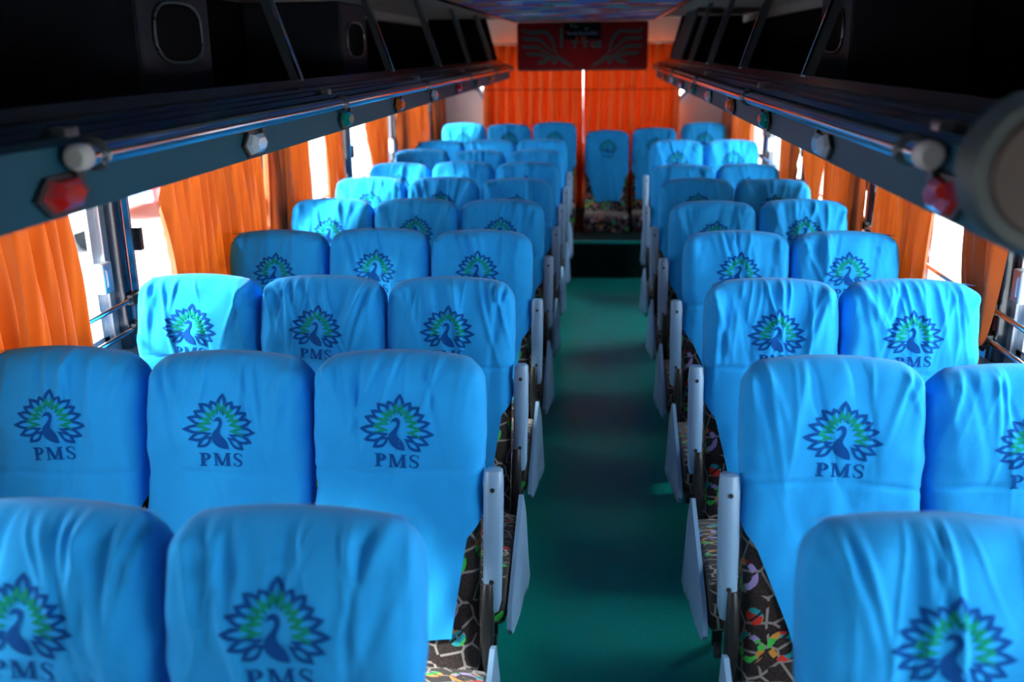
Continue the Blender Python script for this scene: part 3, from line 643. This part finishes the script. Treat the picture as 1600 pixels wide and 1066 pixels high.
# ------------------------------------------------------------------ curtains
def curtain(p0, p1, ztop, zbot, label, seed, n=None, inward=(1, 0), depth=.030, taper=None, tie=None, group='orange window curtains', skew=0., kind='curtain', swirl=0.):
    """pleated cloth hanging between ground points p0 and p1; taper(v)-> width share; tie = height of a black band"""
    rnd = random.Random(seed); p0, p1 = Vector((*p0, 0)), Vector((*p1, 0)); d = p1 - p0; Wd = d.length; d.normalize(); nn = Vector((*inward, 0))
    n = n or max(3, round(Wd / .075)); nu, nv = n * 16 + 1, 46
    ph = [rnd.uniform(0, 6.28) for _ in range(n + 3)]; am = [rnd.uniform(.55, 1.3) for _ in range(n + 3)]; jt = [rnd.uniform(-.35, .35) for _ in range(n + 3)]
    root = empty('window_curtain', (p0 + p1) / 2 + Vector((0, 0, ztop)), label=label, cat='curtain', group=group)
    org = root.location.copy(); V = []
    tv = None if tie is None else (ztop - tie) / (ztop - zbot)
    for i in range(nv):
        v = i / (nv - 1); z = ztop + (zbot - ztop) * v; ws = 1.0
        if tv is not None:
            e = abs(v - tv) / (tv if v < tv else max(1e-3, 1 - tv))
            ws = .20 + .80 * (min(1, e) ** .36 if v < tv else .35 * min(1, e) ** .8)
        if taper: ws *= taper(v)
        for j in range(nu):
            u = j / (nu - 1); q = u * n; c = int(min(q, n - 1)); fr = q - c
            A = am[c] * (1 - fr) + am[c + 1] * fr
            gro = .55 + .45 * min(1, v * 2)
            qq = q + .22 * math.sin(ph[0] + 2.6 * v) + .10 * math.sin(2.1 * q + ph[1] + 4 * v); off = depth * A * gro * (2 * abs(math.sin(math.pi * qq)) ** .75 - 1 + .12 * math.sin(4.4 * math.pi * q + ph[1] + 4 * v))
            if tv is not None: off *= (.35 + .65 * ws); off += .05 * math.sin(math.pi * min(1, v / tv)) * ws * math.sin(math.pi * u) if v < tv else 0
            lat = (u - .5) * Wd * ws + (jt[c] * .012 * math.sin(3 * v + ph[c])) * 4 * u * (1 - u) + skew * v + 4 * u * (1 - u) * .012 * math.sin(2 * math.pi * u * 2.3 + 5 * v + ph[0]) * v
            if swirl: lat += 4 * u * (1 - u) * swirl * v * v * math.sin(9 * v + 5 * u + ph[2]); off += .5 * abs(swirl) * v * math.sin(14 * v + 11 * u)
            zz = z + .008 * math.sin(2 * math.pi * q + ph[2]) * v
            p = (p0 + p1) / 2 + d * lat + nn * off; V.append((p.x - org.x, p.y - org.y, zz - ztop))
    link('cloth', arr_mesh('cloth', V, grid_faces(nv, nu), [M['curtain_rear' if 'rear window' in (group or '') else 'curtain']]), root)
    if tie is not None:
        rr = Wd * .5 * .22 + .012; mid = (p0 + p1) / 2 + d * (skew * tv); cz = tie - ztop
        ring = [tuple(mid - org.copy().to_3d() * 0 + d * (rr * math.cos(t)) + nn * (.026 * math.sin(t))) for t in [2 * math.pi * i / 18 for i in range(18)]]
        ring = [(x - org.x, y - org.y, cz + .006 * math.sin(3 * i)) for i, (x, y, _) in enumerate(ring)]
        mb = MB().tube(ring, .010, 8, closed=True)
        for s2 in (-1, 1):
            e = [(mid + nn * .03 + d * (s2 * t)) for t in (.0, .03, .06)]
            mb.tube([(p.x - org.x, p.y - org.y, cz - .012 * i) for i, p in enumerate(e)], [.007, .012, .016], 8)
        mb.build('tie_band', M['black_tie'], root, smooth=True)
    return root
XCL, XCR, ZT = -1.542, 1.195, 1.572
DIMMING_CURTAINS = [(XCL, -1.35, -.2, 'left wall, beside the viewer'), (XCR, -1.35, -.2, 'right wall, beside the viewer'), (XCL, .25, .9, 'left wall, just ahead of the viewer')]  # unseen curtains added beside the viewer to darken the front rows
lefts = [((1.70, 2.63), .84, 'left wall, nearest the camera', None, 0), ((3.26, 4.24), .84, 'wide, left wall, behind second window post', None, .0),
         ((4.36, 4.50), .84, 'narrow, left wall beside the third window post', None, 0), ((4.54, 5.02), .84, 'left wall, right after the narrow curtain', None, -.05),
         ((5.34, 5.63), .84, 'left wall, slim and yellow lit, fourth along', None, 0), ((6.34, 6.92), .95, 'left wall, bottom drawn in to a point', 'pt', .04),
         ((7.34, 7.88), .84, 'left wall, first of the adjoining rear pair', None, 0), ((7.95, 8.58), .84, 'left wall, second of the adjoining rear pair', None, 0), ((8.96, 9.55), .84, 'left wall, last before the rear corner', None, 0)]
for i, ((a, c), zb, lb, mode, sk) in enumerate(lefts):
    curtain((XCL, a * 1.01), (XCL, c * 1.01), ZT, zb, 'added light-dimming orange curtain, %s' % lb, 40 + i, depth=.028, taper=(lambda v: 1 - .55 * v ** 2.5) if mode else None, skew=sk)
rights = [((2.80, 3.13), .80, 'right wall, nearest, tied in with a black band', .915), ((3.50, 4.15), .84, 'right wall, wide, beside the sixth window gap', None),
          ((4.36, 5.12), .84, 'right wall, wide red toned, before the tied one', None), ((5.15, 5.64), .90, 'right wall, gathered to a point behind a seat', .965),
          ((5.92, 6.38), .84, 'right wall, narrow and yellow lit', None), ((7.66, 8.36), .84, 'right wall, rear, gripped by a black tie near top', 1.40), ((8.48, 9.40), .84, 'right wall, last before the rear corner', None)]
rights[1] = (rights[1][0], .84, 'right wall, wide, second from the camera', None); rights[2] = (rights[2][0], .84, 'right wall, wide red toned, third from the camera', None)
for i, ((a, c), zb, lb, tie) in enumerate(rights):
    q = curtain((XCR, a * 1.026), (XCR, c * 1.026), ZT, zb, 'orange curtain, %s' % lb, 70 + i, depth=.026, inward=(-1, 0), tie=tie if i != 5 else None, n=4 if tie else None)
    if i == 5:
        tb = MB().tube([(.05 * math.cos(t), .36 * math.sin(t), tie - ZT) for t in [2 * math.pi * k / 20 for k in range(20)]], .014, 8, closed=True).build('tie_band', M['black_tie'], q, smooth=True)
for x, lb in ((XCL, 'left'), (XCR, 'right')):
    tag(MB().tube([(x, -1.62, 1.573), (x, 9.6, 1.573)], .006, 8).build('curtain_rod', M['chrome'], smooth=True), 'thin metal curtain rod under the %s luggage rack' % lb, 'curtain rod')
for i, (x, a, c, lb) in enumerate(DIMMING_CURTAINS): curtain((x, a), (x, c), ZT, .84, 'added light-dimming orange curtain, %s' % lb, 120 + i, depth=.028, inward=(1 if x < 0 else -1, 0))
YC = 9.50
curtain((-1.13, YC), (-.166, YC), 1.873, .33, 'orange pleated curtain covering the left half of the rear window', 91, n=9, inward=(0, -1), depth=.066, group='rear window curtains', taper=lambda v: .982 + .018 * min(1, v / .42))
curtain((-.166, YC), (.745, YC), 1.873, .33, 'orange creased curtain covering the right half of the rear window', 95, n=9, inward=(0, -1), depth=.066, group='rear window curtains', swirl=.03)
tag(MB().tube([(-1.21, 9.645, 1.468), (-1.20, YC - .105, 1.468), (-.2, YC - .11, 1.462), (.80, YC - .105, 1.462), (.81, 9.645, 1.462)], .005, 6).build('taut_cord', M['cord']), 'thin dark cord stretched across the rear window curtains', 'cord')
tag(MB().tube([(-1.24, 9.645, 1.884), (-1.23, YC, 1.884), (.93, YC, 1.884), (.94, 9.645, 1.884)], .007, 8).build('curtain_rod', M['black_metal'], smooth=True), 'curtain rod behind the red board at the rear', 'curtain rod')
for x0, x1, lb in ((-1.245, -1.10, 'left'), (.93, .73, 'right')):
    tag(MB().tube([(x0, YC + .105, 1.56), (x1, YC + .105, 1.33)], .022, 10).build('corner_brace', M['grey_plastic'], smooth=True), 'diagonal blue grey brace in the %s rear window corner' % lb, 'brace')

# ------------------------------------------------------------------ red board over the rear window
bx0, bx1, bz0, bz1, bY = -.757, .412, 1.655, 2.062, 9.0
root = empty('header_board', (CX, bY, bz0), label='dark red lacquered board with painted wings above the rear curtains', cat='board')
inv = Matrix.Translation((-CX, -bY, -bz0))
def bp(mb, name, mt, par=root, **k):
    c = mb.build(name, mt, par, **k); c.matrix_parent_inverse = inv if par is root else Matrix.Identity(4); return c
bp(MB().box(bx0, bx1, bY, bY + .14, bz0, bz1, .02).box(bx0 + .01, bx1 - .01, bY + .004, bY + .13, bz0 - .012, bz0 + .012, .004, mi=1), 'panel', [M['red'], M['black_plastic']])
def flat(mb, L_, R_, y, mi=0):
    n = len(L_); V = [(x, y, z) for x, z in L_ + R_]
    mb.add(V, [(i, i + 1, n + i + 1, n + i) for i in range(n - 1)], mi)
U = lambda px, py: (bx0 + (px - 220) / (1380 - 220) * (bx1 - bx0), bz1 - .0 + (py - 170) / (610 - 170) * (bz0 - bz1))
def stroke(mb, pts, wd, y, mi=0):
    # smooth tapered painted stroke through board coordinates
    P = []
    for i in range(len(pts) - 1):
        p0, p1, p2, p3 = pts[max(i - 1, 0)], pts[i], pts[i + 1], pts[min(i + 2, len(pts) - 1)]
        for k in range(6):
            t = k / 6; P.append(tuple(.5 * (2 * p1[j] + (p2[j] - p0[j]) * t + (2 * p0[j] - 5 * p1[j] + 4 * p2[j] - p3[j]) * t * t + (3 * p1[j] - p0[j] - 3 * p2[j] + p3[j]) * t ** 3) for j in (0, 1)))
    P.append(pts[-1]); n = len(P); A, B = [], []
    for i, (x, z) in enumerate(P):
        a, c = P[max(i - 1, 0)], P[min(i + 1, n - 1)]; d = math.hypot(c[0] - a[0], c[1] - a[1]) or 1; t = i / (n - 1)
        h = wd * (.15 + .85 * math.sin(math.pi * min(1, .25 + .75 * t)) ** .8) * .5; nx, nz = -(c[1] - a[1]) / d, (c[0] - a[0]) / d
        A.append(U(x + nx * h, z + nz * h)); B.append(U(x - nx * h, z - nz * h))
    flat(mb, A, B, y, mi)
for mir in (0, 1):
    mb = MB(); g = (lambda p: [(1600 - x, y) for x, y in p]) if mir else (lambda p: p)
    for s_ in ([(265, 235), (310, 262), (390, 265), (460, 258), (510, 300), (540, 360), (560, 440), (590, 500)], [(270, 315), (330, 330), (390, 325), (440, 350), (490, 400), (540, 450)], [(270, 395), (330, 402), (390, 398), (440, 425), (500, 470), (560, 490)], [(300, 462), (360, 465), (420, 470), (470, 490), (560, 500)], [(405, 548), (450, 540), (500, 515), (570, 490)], [(545, 560), (560, 530), (590, 490)], [(590, 490), (640, 540), (720, 580)]):
        stroke(mb, g(s_), 34, bY - .0015 - .0002 * mir)
    bp(mb, 'wing_print', M['wing'])
mb = MB(); mb.box(*sorted((U(640, 0)[0], U(965, 0)[0])), bY - .004, bY, *sorted((U(0, 335)[1], U(0, 176)[1])), 0)
rn = random.Random(4)
bp(mb, 'sticker', M['sticker'])
mb = MB()
for i in range(9): x = 680 + i * 29; flat(mb, [U(x, 292), U(x + 20, 292)], [U(x + rn.uniform(-6, 6), 268 - rn.uniform(0, 22)), U(x + 20, 272)], bY - .005, 0)
for x, y in ((660, 268), (745, 318), (790, 320), (815, 316)): flat(mb, [U(x, y - 8), U(x + 18, y - 8)], [U(x, y + 12), U(x + 18, y + 12)], bY - .005, 1)
for x, y in ((690, 205), (730, 215), (820, 235)): flat(mb, [U(x, y - 14), U(x + 30, y - 14)], [U(x, y + 14), U(x + 30, y + 14)], bY - .005, 2)
bp(mb, 'sticker_print', [M['pale_print'], M['orange_print'], M['teal_print']])
mb = MB()
flat(mb, [U(606, 225), U(626, 225)], [U(606, 410), U(626, 410)], bY - .005)
for x in (735, 825): flat(mb, [U(x - 9, 345), U(x + 9, 345)], [U(x - 9, 412), U(x + 9, 412)], bY - .005); flat(mb, [U(x - 30, 345), U(x + 30, 345)], [U(x - 30, 362), U(x + 30, 362)], bY - .005)
arc = [2 * math.pi * i / 16 for i in range(17)]
flat(mb, [U(915 + 40 * math.cos(t), 384 + 28 * math.sin(t)) for t in arc], [U(915 + 22 * math.cos(t), 384 + 12 * math.sin(t)) for t in arc], bY - .005)
flat(mb, [U(945, 345), U(965, 345)], [U(945, 410), U(965, 410)], bY - .005)
bp(mb, 'teal_marks', M['teal_print'])

# ------------------------------------------------------------------ yard: vehicles and buildings seen through the windows
def vehicle(name, label, loc, prof, wid, wheels, paint, wins, yaw=0):
    root = empty(name, loc, label=label, cat='vehicle'); root.rotation_euler = (0, 0, yaw)
    ex = lambda a, c, t: (t, a, c); n = len(prof); ring = []
    for t, k in ((-wid / 2, .90), (-wid / 2 + .06, 1), (wid / 2 - .06, 1), (wid / 2, .90)):
        cz = .9; ring.append([(t, a * (.97 + .03 * (k == 1)), cz + (c - cz) * (k if c > cz else 1)) for a, c in prof])
    V = [p for g in ring for p in g]; F = [tuple(range(n)), tuple(range(3 * n, 4 * n))] + [(i * n + j, i * n + (j + 1) % n, (i + 1) * n + (j + 1) % n, (i + 1) * n + j) for i in range(3) for j in range(n)]
    MB().add(V, F).build('body', paint, root)
    for sx in (-1, 1):
        for y0, y1, z0, z1 in wins:
            MB().extrude([(y0, z0), (y1, z0), (y1 - .08, z1), (y0 + .06, z1)], ex, sx * (wid / 2 - .075), sx * (wid / 2 + .004)).build('side_window', M['carglass'], root)
        for wy in wheels:
            wl = MB().tube([(sx * (wid / 2 - .20), wy, .33), (sx * (wid / 2 + .015), wy, .33)], .33, 24).build('wheel', M['tyre'], root, smooth=True)
            MB().tube([(sx * (wid / 2 + .0), wy, .33), (sx * (wid / 2 + .03), wy, .33)], [.20, .17], 16).build('hubcap', M['alu'], wl, smooth=True)
    y0 = prof[0][0]
    MB().box(-wid / 2 + .05, wid / 2 - .05, y0 - .08, y0 + .08, .35, .58, .02).build('bumper', M['grey_plastic'], root)
    return root
van = [(-2.3, .35), (-2.35, .95), (-1.75, 1.15), (-1.15, 1.92), (2.2, 1.95), (2.35, 1.8), (2.35, .35)]
vehicle('parked_van', 'white van parked outside the left windows', (-8.2, 11.8, -.9), van, 1.8, (-1.5, 1.5), M['van'], ((-1.3, -.35, 1.15, 1.7), (-.2, 1.0, 1.15, 1.7), (1.1, 2.1, 1.15, 1.7)))
car = [(-2.0, .35), (-2.05, .75), (-1.0, .92), (-.45, 1.42), (.9, 1.44), (1.6, 1.0), (2.05, .92), (2.05, .35)]
vehicle('parked_car', 'red car parked behind the van outside the left windows', (-8.3, 17.6, -.9), car, 1.7, (-1.25, 1.25), M['carred'], ((-.75, .15, .95, 1.34), (.25, 1.1, .95, 1.34)))
def building(label, x0, x1, y0, y1, h, mt, face):
    root = empty('building', ((x0 + x1) / 2, (y0 + y1) / 2, -.9), label=label, cat='building')
    inv = Matrix.Translation((-(x0 + x1) / 2, -(y0 + y1) / 2, .9))
    def P(mb, nm, m_): c = mb.build(nm, m_, root); c.matrix_parent_inverse = inv
    P(MB().box(x0, x1, y0, y1, -.9, h), 'wall', mt); P(MB().box(x0 - .2, x1 + .2, y0 - .2, y1 + .2, h, h + .18, .02), 'roof', M['grey_plastic'])
    k = y0 + .8
    while k < y1 - 1.5:
        P(MB().box(*sorted((face - .04, face + .04)), k, k + 1.2, .3, 1.7), 'window', M['carglass']); k += 2.6
building('low grey building across the yard beyond the left windows', -22, -16, 8, 40, 3.4, M['bldg'], -16)
building('low pink building across the yard beyond the right windows', 9, 14, 6, 40, 3.2, M['pink'], 9)
